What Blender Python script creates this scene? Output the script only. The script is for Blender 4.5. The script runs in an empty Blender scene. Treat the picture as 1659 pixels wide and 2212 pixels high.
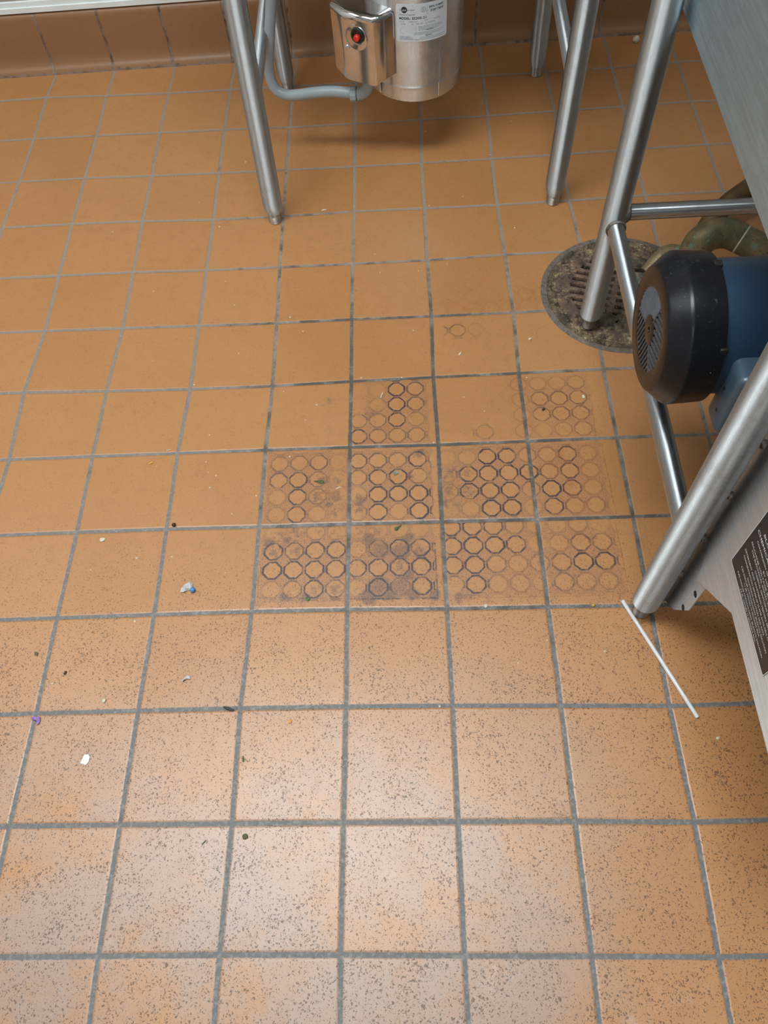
import bpy, bmesh, math, random
from mathutils import Vector, Matrix, Euler
random.seed(7)
PI = math.pi
sc = bpy.context.scene
COL = sc.collection

# ------------------------------------------------------------------ camera
cam_d = bpy.data.cameras.new('camera')
cam = bpy.data.objects.new('camera', cam_d); COL.objects.link(cam)
cam_d.sensor_fit = 'HORIZONTAL'; cam_d.sensor_width = 36.0
cam_d.lens = 36.0 * 1673.53 / 1659.0
cam_d.clip_start = 0.02
cam.location = (0.11647, -0.0037, 1.15042)
cam.rotation_euler = (0.521753, 0.053952, -0.007206)
sc.camera = cam

# ------------------------------------------------------------------ world, exposure
w = bpy.data.worlds.new('world'); sc.world = w; w.use_nodes = True
w.node_tree.nodes['Background'].inputs[0].default_value = (0.75, 0.85, 1.0, 1)
w.node_tree.nodes['Background'].inputs[1].default_value = 0.35
sc.view_settings.view_transform = 'Standard'
sc.view_settings.look = 'None'
sc.view_settings.exposure = 0.02
sc.view_settings.gamma = 1.0
sc.view_settings.use_curve_mapping = False
LIGHT = 1.0             # factor on all ceiling fixtures
# (x, y, half width, half depth, strength) of the ceiling troffers; the left and rear ones are added fill
TROFFERS = [(-0.34, 0.50, 0.78, 0.26, 20.0), (-2.0, 1.0, 0.30, 0.60, 4.5), (-0.20, -1.8, 0.60, 0.30, 5.0)]
CEIL = 2.62
S = 0.159               # tile pitch

# ------------------------------------------------------------------ helpers
class MB:
    def __init__(self): self.v = []; self.f = []
    def add(self, v, f):
        o = len(self.v); self.v += [tuple(a) for a in v]; self.f += [tuple(i + o for i in g) for g in f]; return self
    def box(self, x0, x1, y0, y1, z0, z1, bev=0.0, seg=2):
        bm = bmesh.new(); bmesh.ops.create_cube(bm, size=1.0)
        for q in bm.verts:
            q.co = Vector(((x0 + x1) / 2 + q.co.x * (x1 - x0), (y0 + y1) / 2 + q.co.y * (y1 - y0), (z0 + z1) / 2 + q.co.z * (z1 - z0)))
        if bev: bmesh.ops.bevel(bm, geom=bm.edges[:], offset=bev, segments=seg, affect='EDGES', profile=0.5)
        return self.bm(bm)
    def bm(self, bm, mat=None):
        bm.verts.index_update()
        self.add([(mat @ q.co if mat else q.co) for q in bm.verts], [[q.index for q in f.verts] for f in bm.faces]); bm.free(); return self
    def lathe(self, prof, o, d=(0, 0, 1), n=48):
        """prof: (along, radius) rows about the axis d through o"""
        o = Vector(o); d = Vector(d).normalized()
        a = d.cross(Vector((0, 1, 0))) if abs(d.y) < .9 else d.cross(Vector((1, 0, 0)))
        a.normalize(); b = d.cross(a)
        v = []; f = []
        for (t, r) in prof:
            for k in range(n):
                g = 2 * PI * k / n
                v.append(o + d * t + (a * math.cos(g) + b * math.sin(g)) * r)
        for i in range(len(prof) - 1):
            for k in range(n):
                k2 = (k + 1) % n
                f.append((i * n + k, i * n + k2, (i + 1) * n + k2, (i + 1) * n + k))
        if prof[0][1] > 1e-6: f.append(tuple(reversed(range(n))))
        if prof[-1][1] > 1e-6: f.append(tuple((len(prof) - 1) * n + k for k in range(n)))
        return self.add(v, f)
    def cyl(self, p0, p1, r, n=32, r1=None):
        p0 = Vector(p0); p1 = Vector(p1); L = (p1 - p0).length
        return self.lathe([(0, r), (L, r if r1 is None else r1)], p0, p1 - p0, n)
    def tube(self, pts, r, n=20, sub=8, cap=True):
        P = [Vector(p) for p in pts]; R = r if isinstance(r, (list, tuple)) else [r] * len(P)
        C = []; RR = []
        if sub:
            for i in range(len(P) - 1):
                a = P[max(i - 1, 0)]; b = P[i]; c = P[i + 1]; d = P[min(i + 2, len(P) - 1)]
                for k in range(sub):
                    t = k / sub
                    C.append(0.5 * ((2 * b) + (c - a) * t + (2 * a - 5 * b + 4 * c - d) * t * t + (3 * b - a - 3 * c + d) * t ** 3)); RR.append(R[i] * (1 - t) + R[i + 1] * t)
            C.append(P[-1]); RR.append(R[-1])
        else: C = P; RR = R
        v = []; f = []; prev = None
        for i, c in enumerate(C):
            t = (C[min(i + 1, len(C) - 1)] - C[max(i - 1, 0)]).normalized()
            if prev is None: u = t.orthogonal().normalized()
            else: u = (prev - t * prev.dot(t)).normalized()
            prev = u; w_ = t.cross(u)
            for k in range(n):
                g = 2 * PI * k / n; v.append(c + (u * math.cos(g) + w_ * math.sin(g)) * RR[i])
        m = len(C)
        for i in range(m - 1):
            for k in range(n): f.append((i * n + k, i * n + (k + 1) % n, (i + 1) * n + (k + 1) % n, (i + 1) * n + k))
        if cap: f.append(tuple(reversed(range(n)))); f.append(tuple((m - 1) * n + k for k in range(n)))
        return self.add(v, f)
    def prism(self, poly, axis, a0, a1, bev=0.0):
        """poly: 2D outline; extruded along axis 'x' (poly=(y,z)) or 'z' (poly=(x,y)) or 'y' (poly=(x,z))"""
        bm = bmesh.new()
        def P(p, a): return {'x': (a, p[0], p[1]), 'y': (p[0], a, p[1]), 'z': (p[0], p[1], a)}[axis]
        lo = [bm.verts.new(P(p, a0)) for p in poly]; hi = [bm.verts.new(P(p, a1)) for p in poly]
        bm.faces.new(list(reversed(lo))); bm.faces.new(hi); n = len(poly)
        for i in range(n): bm.faces.new((lo[i], lo[(i + 1) % n], hi[(i + 1) % n], hi[i]))
        bmesh.ops.recalc_face_normals(bm, faces=bm.faces[:])
        if bev: bmesh.ops.bevel(bm, geom=bm.edges[:], offset=bev, segments=2, affect='EDGES', profile=0.5)
        return self.bm(bm)
    def blob(self, c, r, seed=0, sub=2, rough=.25, sc3=(1, 1, 1)):
        rr = random.Random(seed); bm = bmesh.new(); bmesh.ops.create_icosphere(bm, subdivisions=sub, radius=1.0)
        ph = [rr.uniform(0, 6) for _ in range(6)]; rot = Euler((0, 0, rr.uniform(0, 6)))
        for q in bm.verts:
            k = 1 + rough * (math.sin(3 * q.co.x + ph[0]) + math.sin(4 * q.co.y + ph[1]) * math.cos(3 * q.co.z + ph[2])) * .6
            p = Vector((q.co.x * sc3[0], q.co.y * sc3[1], q.co.z * sc3[2])) * (r * k)
            p.rotate(rot); q.co = p + Vector(c)
        return self.bm(bm)
    def build(self, name, mat, parent=None, smooth=35):
        off = Vector((0, 0, 0)); q = parent
        while q is not None: off += q.location; q = q.parent
        me = bpy.data.meshes.new(name)
        me.from_pydata([(a[0] - off.x, a[1] - off.y, a[2] - off.z) for a in self.v], [], self.f); me.update()
        bm = bmesh.new(); bm.from_mesh(me); bmesh.ops.recalc_face_normals(bm, faces=bm.faces[:]); bm.to_mesh(me); bm.free()
        if smooth:
            me.shade_smooth(); me.set_sharp_from_angle(angle=math.radians(smooth))
        me.materials.append(mat)
        o = bpy.data.objects.new(name, me); COL.objects.link(o)
        if parent: o.parent = parent
        return o
def tag(o, label, cat, group=None, kind=None):
    if label: o['label'] = label
    if cat: o['category'] = cat
    if group: o['group'] = group
    if kind: o['kind'] = kind
    return o
def thing(name, loc, label, cat, group=None):
    o = bpy.data.objects.new(name, None); COL.objects.link(o); o.location = loc; o.empty_display_size = .05
    return tag(o, label, cat, group)
def struct(o, label, cat): return tag(o, label, cat, None, 'structure')

class G:
    """small wrapper that writes shader nodes"""
    def __init__(self, name):
        self.mat = bpy.data.materials.new(name); self.mat.use_nodes = True
        self.t = self.mat.node_tree; self.N = self.t.nodes; self.L = self.t.links
        self.b = self.N['Principled BSDF']; self._P = None
    def new(self, ty, **k):
        n = self.N.new(ty)
        for a, b in k.items(): setattr(n, a, b)
        return n
    def put(self, sock, v):
        if v is None: return
        if isinstance(v, bpy.types.NodeSocket): self.L.new(v, sock)
        else:
            if sock.type == 'RGBA' and len(v) == 3: v = (*v, 1)
            sock.default_value = v
    def pos(self):
        if self._P is None: self._P = self.new('ShaderNodeTexCoord').outputs['Object']
        return self._P
    def m(self, op, a, b=None, c=None, clamp=False):
        n = self.new('ShaderNodeMath', operation=op, use_clamp=clamp)
        self.put(n.inputs[0], a); self.put(n.inputs[1], b)
        if c is not None: self.put(n.inputs[2], c)
        return n.outputs[0]
    def mul(self, *a):
        r = a[0]
        for x in a[1:]: r = self.m('MULTIPLY', r, x)
        return r
    def smooth(self, x, e0, e1, o0=0.0, o1=1.0):
        n = self.new('ShaderNodeMapRange', interpolation_type='SMOOTHSTEP')
        self.put(n.inputs[0], x); n.inputs[1].default_value = e0; n.inputs[2].default_value = e1; n.inputs[3].default_value = o0; n.inputs[4].default_value = o1
        return n.outputs[0]
    def noise(self, scale, detail=2, rough=.5, vec=None, out=0, dist=0):
        n = self.new('ShaderNodeTexNoise'); self.put(n.inputs['Vector'], vec if vec is not None else self.pos())
        n.inputs['Scale'].default_value = scale; n.inputs['Detail'].default_value = detail; n.inputs['Roughness'].default_value = rough; n.inputs['Distortion'].default_value = dist
        return n.outputs[out]
    def vor(self, scale, vec=None, out='Distance', rnd=1.0):
        n = self.new('ShaderNodeTexVoronoi'); self.put(n.inputs['Vector'], vec if vec is not None else self.pos())
        n.inputs['Scale'].default_value = scale; n.inputs['Randomness'].default_value = rnd
        return n.outputs[out]
    def mix(self, f, a, b):
        n = self.new('ShaderNodeMix', data_type='RGBA'); self.put(n.inputs[0], f); self.put(n.inputs[6], a); self.put(n.inputs[7], b); return n.outputs[2]
    def vm(self, op, a, b=None, s=None):
        n = self.new('ShaderNodeVectorMath', operation=op); self.put(n.inputs[0], a)
        if b is not None: self.put(n.inputs[1], b)
        if s is not None: self.put(n.inputs['Scale'], s)
        return n.outputs[0]
    def sep(self, v):
        n = self.new('ShaderNodeSeparateXYZ'); self.put(n.inputs[0], v); return n.outputs
    def comb(self, x, y, z=0.0):
        n = self.new('ShaderNodeCombineXYZ'); self.put(n.inputs[0], x); self.put(n.inputs[1], y); self.put(n.inputs[2], z); return n.outputs[0]
    def attr(self, name):
        n = self.new('ShaderNodeAttribute'); n.attribute_name = name; return n.outputs['Fac']
    def bump(self, h, dist=.001, strength=1.0):
        n = self.new('ShaderNodeBump'); self.put(n.inputs['Height'], h); n.inputs['Distance'].default_value = dist; n.inputs['Strength'].default_value = strength
        self.L.new(n.outputs[0], self.b.inputs['Normal'])
    def set(self, **k):
        names = dict(color='Base Color', rough='Roughness', metal='Metallic', spec='Specular IOR Level', trans='Transmission Weight', ior='IOR', coat='Coat Weight', emis='Emission Color', estr='Emission Strength', alpha='Alpha', aniso='Anisotropic')
        for a, v in k.items(): self.put(self.b.inputs[names[a]], v)
        return self

def simple(name, c1, c2=None, rough=.5, metal=0.0, scale=60, spec=.5, bump=0.0, rr=.08):
    g = G(name); n = g.noise(scale, 3, .55)
    g.set(color=g.mix(g.smooth(n, .3, .7), c1, c2 or tuple(x * .85 for x in c1)), rough=g.m('ADD', g.mul(g.m('SUBTRACT', n, .5), rr * 2), rough), metal=metal, spec=spec)
    if bump: g.bump(n, bump)
    return g.mat

def steel(name, col=(.62, .68, .72), rough=.50, dirt=.25, stretch=(1, 1, .04), scale=900, grime=(.25, .22, .18), axis=None):
    g = G(name)
    v = g.vm('MULTIPLY', g.pos(), stretch)
    br = g.noise(scale, 2, .6, v)
    n = g.noise(30, 4, .65)
    dm = g.mul(g.smooth(n, .5, .78), dirt)
    sp = g.mul(g.smooth(g.noise(420, 2, .5), .68, .74), dirt)
    d = g.m('MAXIMUM', dm, sp)
    c = g.mix(g.smooth(br, .3, .7), col, tuple(x * .86 for x in col))
    g.set(color=g.mix(d, c, grime), metal=g.m('SUBTRACT', 1.0, g.mul(d, .6)), rough=g.m('ADD', rough, g.m('ADD', g.mul(g.m('SUBTRACT', br, .5), .12), g.mul(d, .3))))
    g.bump(br, .00004, .5)
    if axis:                       # tube ground round and round: the shine spreads along its length
        if isinstance(axis, str): t = g.new('ShaderNodeTangent', direction_type='RADIAL', axis=axis).outputs[0]
        else: t = g.comb(*axis)
        g.L.new(t, g.b.inputs['Tangent']); g.b.inputs['Anisotropic'].default_value = 1.0 if isinstance(axis, str) else .9; g.b.inputs['Anisotropic Rotation'].default_value = .25
    return g.mat

# ------------------------------------------------------------------ materials: floor tile
def tile_shade(g, u, v, floor=True):
    P = g.pos(); px, py, pz = g.sep(P)
    fu = g.m('FRACT', u); fv = g.m('FRACT', v)
    du = g.m('MINIMUM', fu, g.m('SUBTRACT', 1.0, fu)); dv = g.m('MINIMUM', fv, g.m('SUBTRACT', 1.0, fv))
    d = g.m('MINIMUM', du, dv) if floor else du
    d = g.mul(d, S)
    d = g.m('ADD', d, g.mul(g.m('SUBTRACT', g.noise(160, 3, .6), .5), .0022))
    d = g.m('ADD', d, g.mul(g.m('SUBTRACT', g.noise(9, 1, .5), .5), .0012))
    tile = g.smooth(d, .0026, .0040)
    # per tile tone
    wn = g.new('ShaderNodeTexWhiteNoise', noise_dimensions='2D')
    g.put(wn.inputs['Vector'], g.comb(g.m('FLOOR', u), g.m('FLOOR', v)))
    tone = wn.outputs['Value']
    low = g.noise(5.5, 4, .6); mid = g.noise(38, 4, .6)
    base = g.mix(tone, (.455, .212, .070), (.500, .243, .088))
    base = g.mix(g.mul(g.smooth(low, .42, .70), .55), base, (.52, .250, .095))
    base = g.mix(g.mul(g.smooth(mid, .50, .72), .30), base, (.40, .160, .045))
    return dict(px=px, py=py, pz=pz, d=d, tile=tile, base=base, low=low, mid=mid, tone=tone, du=du, dv=dv)

def dark_tile_mat():
    g = G('quarry_tile_floor')
    uv = g.new('ShaderNodeUVMap', uv_map='tile').outputs[0]
    u, v, _ = g.sep(uv)
    T = tile_shade(g, u, v); px, py = T['px'], T['py']
    col = T['base']
    # abrasive grit: short dark chips, dense on the less worn tiles of the walkway
    wv = g.vm('ADD', g.pos(), g.vm('SCALE', g.vm('SUBTRACT', g.noise(210, 1, .5, out=1), (.5, .5, .5)), s=.0075))
    v1 = g.vor(225, wv); v2 = g.vor(340, g.vm('ADD', wv, (3.1, 1.7, 0)))
    dens = g.noise(16, 3, .6)
    near = g.smooth(py, .36, .72, 1.0, .30)
    dn = g.m('ADD', g.mul(dens, .35), g.mul(near, .085))
    chip = g.m('SUBTRACT', 1.0, g.smooth(g.m('SUBTRACT', v1, g.m('SUBTRACT', dn, .018)), 0.0, .05))
    chip2 = g.m('SUBTRACT', 1.0, g.smooth(g.m('SUBTRACT', v2, g.m('SUBTRACT', dn, .045)), 0.0, .05))
    chips = g.mul(g.m('MAXIMUM', chip, g.mul(chip2, .8)), g.m('MULTIPLY_ADD', near, .75, .06))
    # whitish smudges plus ceiling glare mixed into the front tile colour
    smudge_glare = g.mul(g.smooth(g.noise(7.5, 4, .65), .60, .74), g.smooth(g.noise(55, 3, .6), .35, .7), g.smooth(py, .05, .34, 1.0, 0.0))
    col = g.mix(g.mul(smudge_glare, .5), col, (.70, .52, .43))
    # pale grey sheen of the ceiling light painted onto the front tiles, in patches
    film = g.mul(g.smooth(py, .00, .50, 1.0, 0.0), g.smooth(px, .15, .50, 1.0, 0.0), g.smooth(g.noise(6, 4, .65), .30, .62))  # film: mask of the painted ceiling-light sheen
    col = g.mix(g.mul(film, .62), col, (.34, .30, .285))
    col = g.mix(g.mul(chips, .80), col, (.055, .040, .038))
    # fine soil in the kitchen area
    fine = g.smooth(g.noise(330, 3, .6), .60, .70)
    col = g.mix(g.mul(fine, .28), col, (.26, .10, .035))
    # ---------------- rubber mat imprint: octagonal rings
    p = .0353
    lx = g.m('GREATER_THAN', px, .157)
    x0 = g.m('MULTIPLY_ADD', lx, .2075 - .049, .049)
    r5 = g.m('GREATER_THAN', py, .795); r6 = g.m('GREATER_THAN', py, 1.03)
    y0 = g.m('ADD', g.m('MULTIPLY_ADD', r5, .8190 - .5185, .5185), g.mul(r6, 1.0663 - .8190)); r7 = g.m('GREATER_THAN', py, 1.10); y0 = g.m('ADD', y0, g.mul(r7, 1.1215 - 1.0663))
    wob = g.vm('SCALE', g.vm('SUBTRACT', g.noise(120, 3, .6, out=1), (.5, .5, .5)), s=.0022)
    wx, wy, _ = g.sep(wob)
    def cell(c, o, w_):
        q = g.m('SUBTRACT', g.m('FRACT', g.m('ADD', g.m('DIVIDE', g.m('SUBTRACT', g.m('ADD', c, w_), o), p), .5)), .5)
        return g.mul(g.m('ABSOLUTE', q), p)
    ax = cell(px, x0, wx); ay = cell(py, y0, wy)
    octd = g.m('MAXIMUM', g.m('MAXIMUM', ax, ay), g.mul(g.m('ADD', ax, ay), .735))
    pur = g.attr('pur'); ora = g.attr('ora'); blo = g.attr('blot'); gap_a = g.attr('matted'); gd = g.attr('soil')
    nb = g.noise(45, 3, .6)
    wid = g.m('MULTIPLY_ADD', nb, .0022, .0003)
    dist = g.m('ABSOLUTE', g.m('SUBTRACT', octd, .0152))
    ring = g.m('SUBTRACT', 1.0, g.smooth(g.m('SUBTRACT', dist, wid), -.0004, .0008))
    ringw = g.m('SUBTRACT', 1.0, g.smooth(dist, .0005, .0034))
    frag = g.mul(g.smooth(g.noise(170, 3, .7), .30, .55), g.smooth(g.noise(42, 2, .6, g.vm('ADD', g.pos(), (2, 9, 4))), .32, .50))
    outside = g.smooth(octd, .0158, .0172)
    sp = g.smooth(g.noise(480, 3, .65), .50, .62)
    sp2 = g.smooth(g.noise(260, 4, .7), .52, .66)
    # inter-ring film and specks
    col = g.mix(g.mul(gap_a, outside, .30), col, (.36, .165, .080))
    col = g.mix(g.mul(gap_a, sp, g.m('MULTIPLY_ADD', outside, .55, .14)), col, (.12, .070, .060))
    col = g.mix(g.mul(ora, ringw, g.m('MULTIPLY_ADD', nb, .8, .25), .85), col, (.30, .080, .012))
    col = g.mix(g.m('MINIMUM', 1.0, g.mul(g.mul(pur, ring), g.m('MULTIPLY_ADD', frag, .55, .45), 1.8)), col, (.050, .034, .042))
    bl = g.mul(g.smooth(g.m('ADD', blo, g.mul(g.m('SUBTRACT', g.noise(110, 5, .75), .5), 1.5)), .08, .42), g.m('MULTIPLY_ADD', sp2, .45, .5))
    col = g.mix(g.mul(bl, .95), col, (.060, .044, .054))
    ob = g.attr('oblot')
    col = g.mix(g.mul(g.smooth(g.m('ADD', ob, g.mul(g.m('SUBTRACT', g.noise(80, 4, .7), .5), .9)), .2, .8), .6), col, (.33, .095, .015))
    # mat border lines
    def seg(x1, y1, x2, y2, wd, st, c):
        nonlocal col
        if abs(x2 - x1) < abs(y2 - y1):
            k = (x2 - x1) / (y2 - y1); dd = g.m('SUBTRACT', g.m('ADD', px, wx), g.m('MULTIPLY_ADD', g.m('SUBTRACT', py, y1), k, x1)); a = py; lo, hi = min(y1, y2), max(y1, y2)
        else:
            k = (y2 - y1) / (x2 - x1); dd = g.m('SUBTRACT', g.m('ADD', py, wy), g.m('MULTIPLY_ADD', g.m('SUBTRACT', px, x1), k, y1)); a = px; lo, hi = min(x1, x2), max(x1, x2)
        ln = g.m('SUBTRACT', 1.0, g.smooth(g.m('ABSOLUTE', dd), wd * .45, wd))
        ln = g.mul(ln, g.m('GREATER_THAN', a, lo), g.m('LESS_THAN', a, hi), frag, st)
        col = g.mix(ln, col, c)
    PC = (.062, .042, .050); OC = (.32, .09, .015)
    seg(.1436, .5964, .1446, .4985, .0016, .95, PC); seg(-.1506, .5563, -.148, .5075, .0009, .6, PC)
    seg(.1424, .7561, .1442, .6363, .0007, .6, PC); seg(.1536, .712, .1545, .636, .0014, .8, PC)
    seg(-.1475, .5064, .02, .4985, .0008, .5, PC); seg(.02, .4985, .146, .4963, .0022, .8, PC)
    seg(.4463, .7839, .4499, .6403, .0012, .75, OC); seg(.4461, .6247, .4484, .5139, .0012, .7, OC)
    seg(.4433, .875, .4379, .7949, .001, .5, OC); seg(.1776, .4953, .4308, .4923, .0010, .6, OC)
    # ---------------- grout
    gn = g.noise(26, 4, .65); gn2 = g.noise(140, 3, .6)
    gc = g.mix(g.smooth(py, .25, 1.5), (.130, .134, .138), (.300, .245, .205))
    gc = g.mix(g.mul(g.smooth(gn2, .45, .70), .45), gc, (.36, .36, .33))
    soil = g.m('ADD', g.mul(gd, 1.35), g.mul(g.m('SUBTRACT', gn, .5), 2.4))
    gc = g.mix(g.mul(g.smooth(soil, .25, .85), .82), gc, (.040, .036, .027))
    gc = g.mix(g.mul(g.smooth(g.noise(210, 2, .6), .68, .76), gd, .7), gc, (.42, .36, .16))
    edge = g.smooth(T['d'], .0038, .0062, 1.0, 0.0)
    col = g.mix(g.mul(edge, gd, g.smooth(gn, .4, .7), .4), col, (.15, .09, .05))
    out = g.mix(T['tile'], gc, col)
    rough = g.m('ADD', g.m('MULTIPLY_ADD', T['mid'], .10, .36), g.mul(g.m('SUBTRACT', 1.0, T['tile']), .22))
    g.set(color=out, rough=rough, spec=g.m('SUBTRACT', 1.0, g.mul(chips, .6)))
    h = g.m('ADD', g.mul(g.smooth(T['d'], .002, .0058), 1.0), g.mul(g.noise(300, 3, .6), .07))
    h = g.m('ADD', h, g.mul(chips, .03))
    g.bump(h, .0009, .7)
    return g.mat

def cove_mat():
    g = G('quarry_tile_cove')
    px, py, pz = g.sep(g.pos())
    u = g.m('DIVIDE', g.m('ADD', px, .010), S)
    T = tile_shade(g, u, 0.5, floor=False)
    d = T['d']; tile = g.smooth(d, .0022, .0034)
    col = g.mix(g.mul(g.smooth(g.noise(60, 4, .7), .55, .75), .35), T['base'], (.20, .09, .05))
    col = g.mix(.55, col, (.115, .080, .060))
    gc = g.mix(g.smooth(g.noise(50, 3, .6), .4, .7), (.23, .18, .15), (.06, .045, .035))
    lowz = g.smooth(g.m('ADD', pz, g.mul(g.m('SUBTRACT', g.noise(70, 3, .6), .5), .012)), .0025, .006, 1.0, 0.0)
    out = g.mix(tile, gc, col); out = g.mix(g.mul(lowz, .8), out, gc)
    g.set(color=out, rough=g.m('MULTIPLY_ADD', T['mid'], .15, .34), spec=.5)
    g.bump(g.m('ADD', g.smooth(d, .0015, .005), g.mul(g.noise(300, 3, .6), .05)), .0014, .8)
    return g.mat

def drain_mat(name, a, b, c, d, rough=.75):
    g = G(name)
    n1 = g.noise(26, 5, .7); n2 = g.noise(90, 5, .7); n3 = g.noise(260, 3, .65)
    col = g.mix(g.smooth(n1, .40, .62), a, b)
    col = g.mix(g.mul(g.smooth(n2, .48, .62), .8), col, c)
    col = g.mix(g.mul(g.smooth(g.m('ADD', g.mul(n3, .6), g.mul(n1, .4)), .56, .64), .85), col, d)
    g.set(color=col, rough=rough, spec=.35)
    g.bump(g.m('ADD', n2, g.mul(n3, .5)), .004, 1.0)
    return g.mat

def brass_mat():
    g = G('tarnished_brass')
    n1 = g.noise(13, 4, .6); n2 = g.noise(60, 4, .65); n3 = g.noise(280, 2, .5); n4 = g.noise(38, 3, .6, g.vm('ADD', g.pos(), (3, 5, 1)))
    col = g.mix(g.smooth(n1, .35, .62), (.135, .135, .070), (.340, .255, .140))
    col = g.mix(g.mul(g.smooth(n2, .50, .66), .7), col, (.19, .19, .11))
    col = g.mix(g.mul(g.smooth(n4, .60, .68), .75), col, (.20, .36, .28))
    col = g.mix(g.mul(g.smooth(n3, .64, .70), .8), col, (.028, .024, .018))
    col = g.mix(g.mul(g.smooth(g.vor(85), .09, .05), .6), col, (.55, .52, .42))
    g.set(color=col, metal=.35, rough=g.m('MULTIPLY_ADD', n2, .3, .32))
    g.bump(n2, .001, .5)
    return g.mat

def plastic_mat():
    g = G('black_cover_plastic')
    n = g.noise(20, 4, .65)
    dust = g.smooth(g.m('ADD', g.noise(210, 4, .75), g.mul(g.m('SUBTRACT', n, .5), .30)), .59, .72)
    sp = g.smooth(g.vor(95), .10, .05)
    col = g.mix(g.mul(dust, .28), (.007, .008, .011), (.17, .20, .23))
    col = g.mix(g.mul(sp, g.smooth(g.noise(30, 2), .5, .58), .8), col, (.55, .52, .45))
    g.set(color=col, rough=g.m('MULTIPLY_ADD', n, .10, .24), spec=.35)
    return g.mat

def disposer_mat(name, col, rough, stretch, aniso=0):
    g = G(name)
    v = g.vm('MULTIPLY', g.pos(), stretch)
    br = g.noise(500, 2, .6, v); n = g.noise(22, 4, .6)
    c = g.mix(g.smooth(n, .35, .7), col, tuple(x * .80 for x in col))
    c = g.mix(g.mul(g.smooth(g.noise(200, 3, .6), .66, .74), .12), c, (.35, .31, .27))
    g.set(color=c, metal=1.0, rough=g.m('ADD', rough, g.m('ADD', g.mul(g.m('SUBTRACT', br, .5), .05), g.mul(g.smooth(n, .45, .8), .08))))
    g.bump(br, .00001, .15)
    if aniso:
        g.L.new(g.new('ShaderNodeTangent', direction_type='RADIAL', axis='Z').outputs[0], g.b.inputs['Tangent'])
        g.b.inputs['Anisotropic'].default_value = aniso; g.b.inputs['Anisotropic Rotation'].default_value = .25
    return g.mat

M = {}
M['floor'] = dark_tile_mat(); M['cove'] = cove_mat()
M['steel'] = steel('brushed_steel_tube', axis='Z')
M['steel_near'] = steel('satin_steel_tube', (.60, .65, .68), .56, .35, axis='Z')
M['steel_x'] = steel('brushed_steel_crosswise', stretch=(.04, 1, 1), axis='X')
M['steel_y'] = steel('brushed_steel_lengthwise', stretch=(1, .04, 1), axis='Y')
M['foot'] = steel('dull_steel_foot', (.62, .62, .60), .50, .4, axis='Z')
M['foot_dark'] = steel('stained_steel_foot', (.36, .34, .32), .50, .6, axis='Z')
M['sheet'] = steel('stainless_sheet', (.68, .82, .90), .60, .22, (1, .05, 1), 260, axis=(0, 1, 0))
M['panel'] = steel('stainless_control_panel', (.58, .59, .60), .50, .30, (1, .05, 1), 260, (.34, .30, .27), axis=(0, 1, 0))
M['bracket'] = steel('stainless_angle', (.58, .59, .61), .50, .35, (1, 1, .2), 260, axis=(0, 1, 0))
M['weld'] = simple('burnt_weld', (.10, .085, .07), (.26, .24, .22), .5, .6, 300)
M['body'] = disposer_mat('polished_steel_barrel', (.76, .80, .82), .28, (1, 1, .03), .95)
M['chrome'] = disposer_mat('chrome_cover', (.74, .75, .76), .12, (1, 1, .1))
M['conduit'] = simple('grey_pvc_conduit', (.360, .430, .465), (.310, .375, .410), .34, 0, 25)
M['black'] = simple('black_rubber', (.012, .012, .012), (.02, .02, .02), .35)
M['red'] = simple('red_button_plastic', (.80, .045, .02), (.62, .03, .015), .35)
M['label'] = simple('white_label_film', (.66, .74, .80), (.60, .68, .75), .35)
M['ink'] = simple('label_ink', (.025, .04, .07), (.03, .05, .08), .5)
M['ink_grey'] = simple('label_ink_faint', (.15, .21, .27), (.20, .26, .32), .5)
M['ink_dark'] = simple('label_ink_black', (.018, .022, .035), (.02, .025, .04), .5)
M['plate'] = simple('black_rating_plate', (.016, .015, .017), (.024, .021, .023), .35, 0, 40, .3)
M['plate_ink'] = simple('plate_lettering', (.80, .88, .95), (.74, .82, .88), .4)
M['blue'] = simple('blue_motor_paint', (.024, .058, .105), (.018, .046, .090), .34, 0, 12, .5)
M['bluebox'] = simple('blue_grey_box_paint', (.060, .105, .150), (.050, .090, .132), .30, 0, 18, .6)
M['plastic'] = plastic_mat()
M['rib'] = simple('rib_blue_reflection', (.13, .17, .22), (.09, .12, .16), .4)  # black ribs of the upper sector, bluish reflection put into their colour
M['ribdusty'] = simple('dusty_black_rib', (.045, .055, .065), (.11, .12, .13), .6, 0, 350, .4, .0006)
M['void'] = simple('dark_interior', (.006, .006, .007), (.009, .009, .010), .6)
M['brass'] = brass_mat()
M['iron'] = drain_mat('rusted_iron', (.120, .085, .070), (.240, .155, .110), (.026, .024, .024), (.38, .26, .13))
M['iron_rim'] = drain_mat('grimy_iron_rim', (.090, .070, .050), (.22, .165, .105), (.020, .018, .017), (.62, .50, .27))
M['mortar'] = drain_mat('grey_mortar', (.170, .148, .125), (.240, .205, .175), (.11, .095, .08), (.27, .235, .20), .85)
M['sludge'] = drain_mat('drain_sludge', (.16, .125, .075), (.36, .28, .16), (.050, .040, .030), (.62, .54, .34))
M['slate'] = drain_mat('grey_sludge', (.15, .165, .15), (.36, .34, .27), (.06, .07, .07), (.50, .50, .42))
M['trim'] = simple('white_vinyl_trim', (.82, .90, .91), (.76, .84, .85), .4, 0, 20)
M['wall'] = simple('beige_wall_board', (.42, .36, .30), (.36, .31, .27), .55, 0, 9)
M['paint'] = simple('wall_paint', (.72, .74, .75), (.68, .70, .71), .6, 0, 4)
M['ceil'] = simple('ceiling_tile', (.80, .80, .79), (.76, .76, .75), .8, 0, 40)
M['paper'] = simple('white_paper', (.92, .94, .97), (.88, .90, .93), .6)
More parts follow.
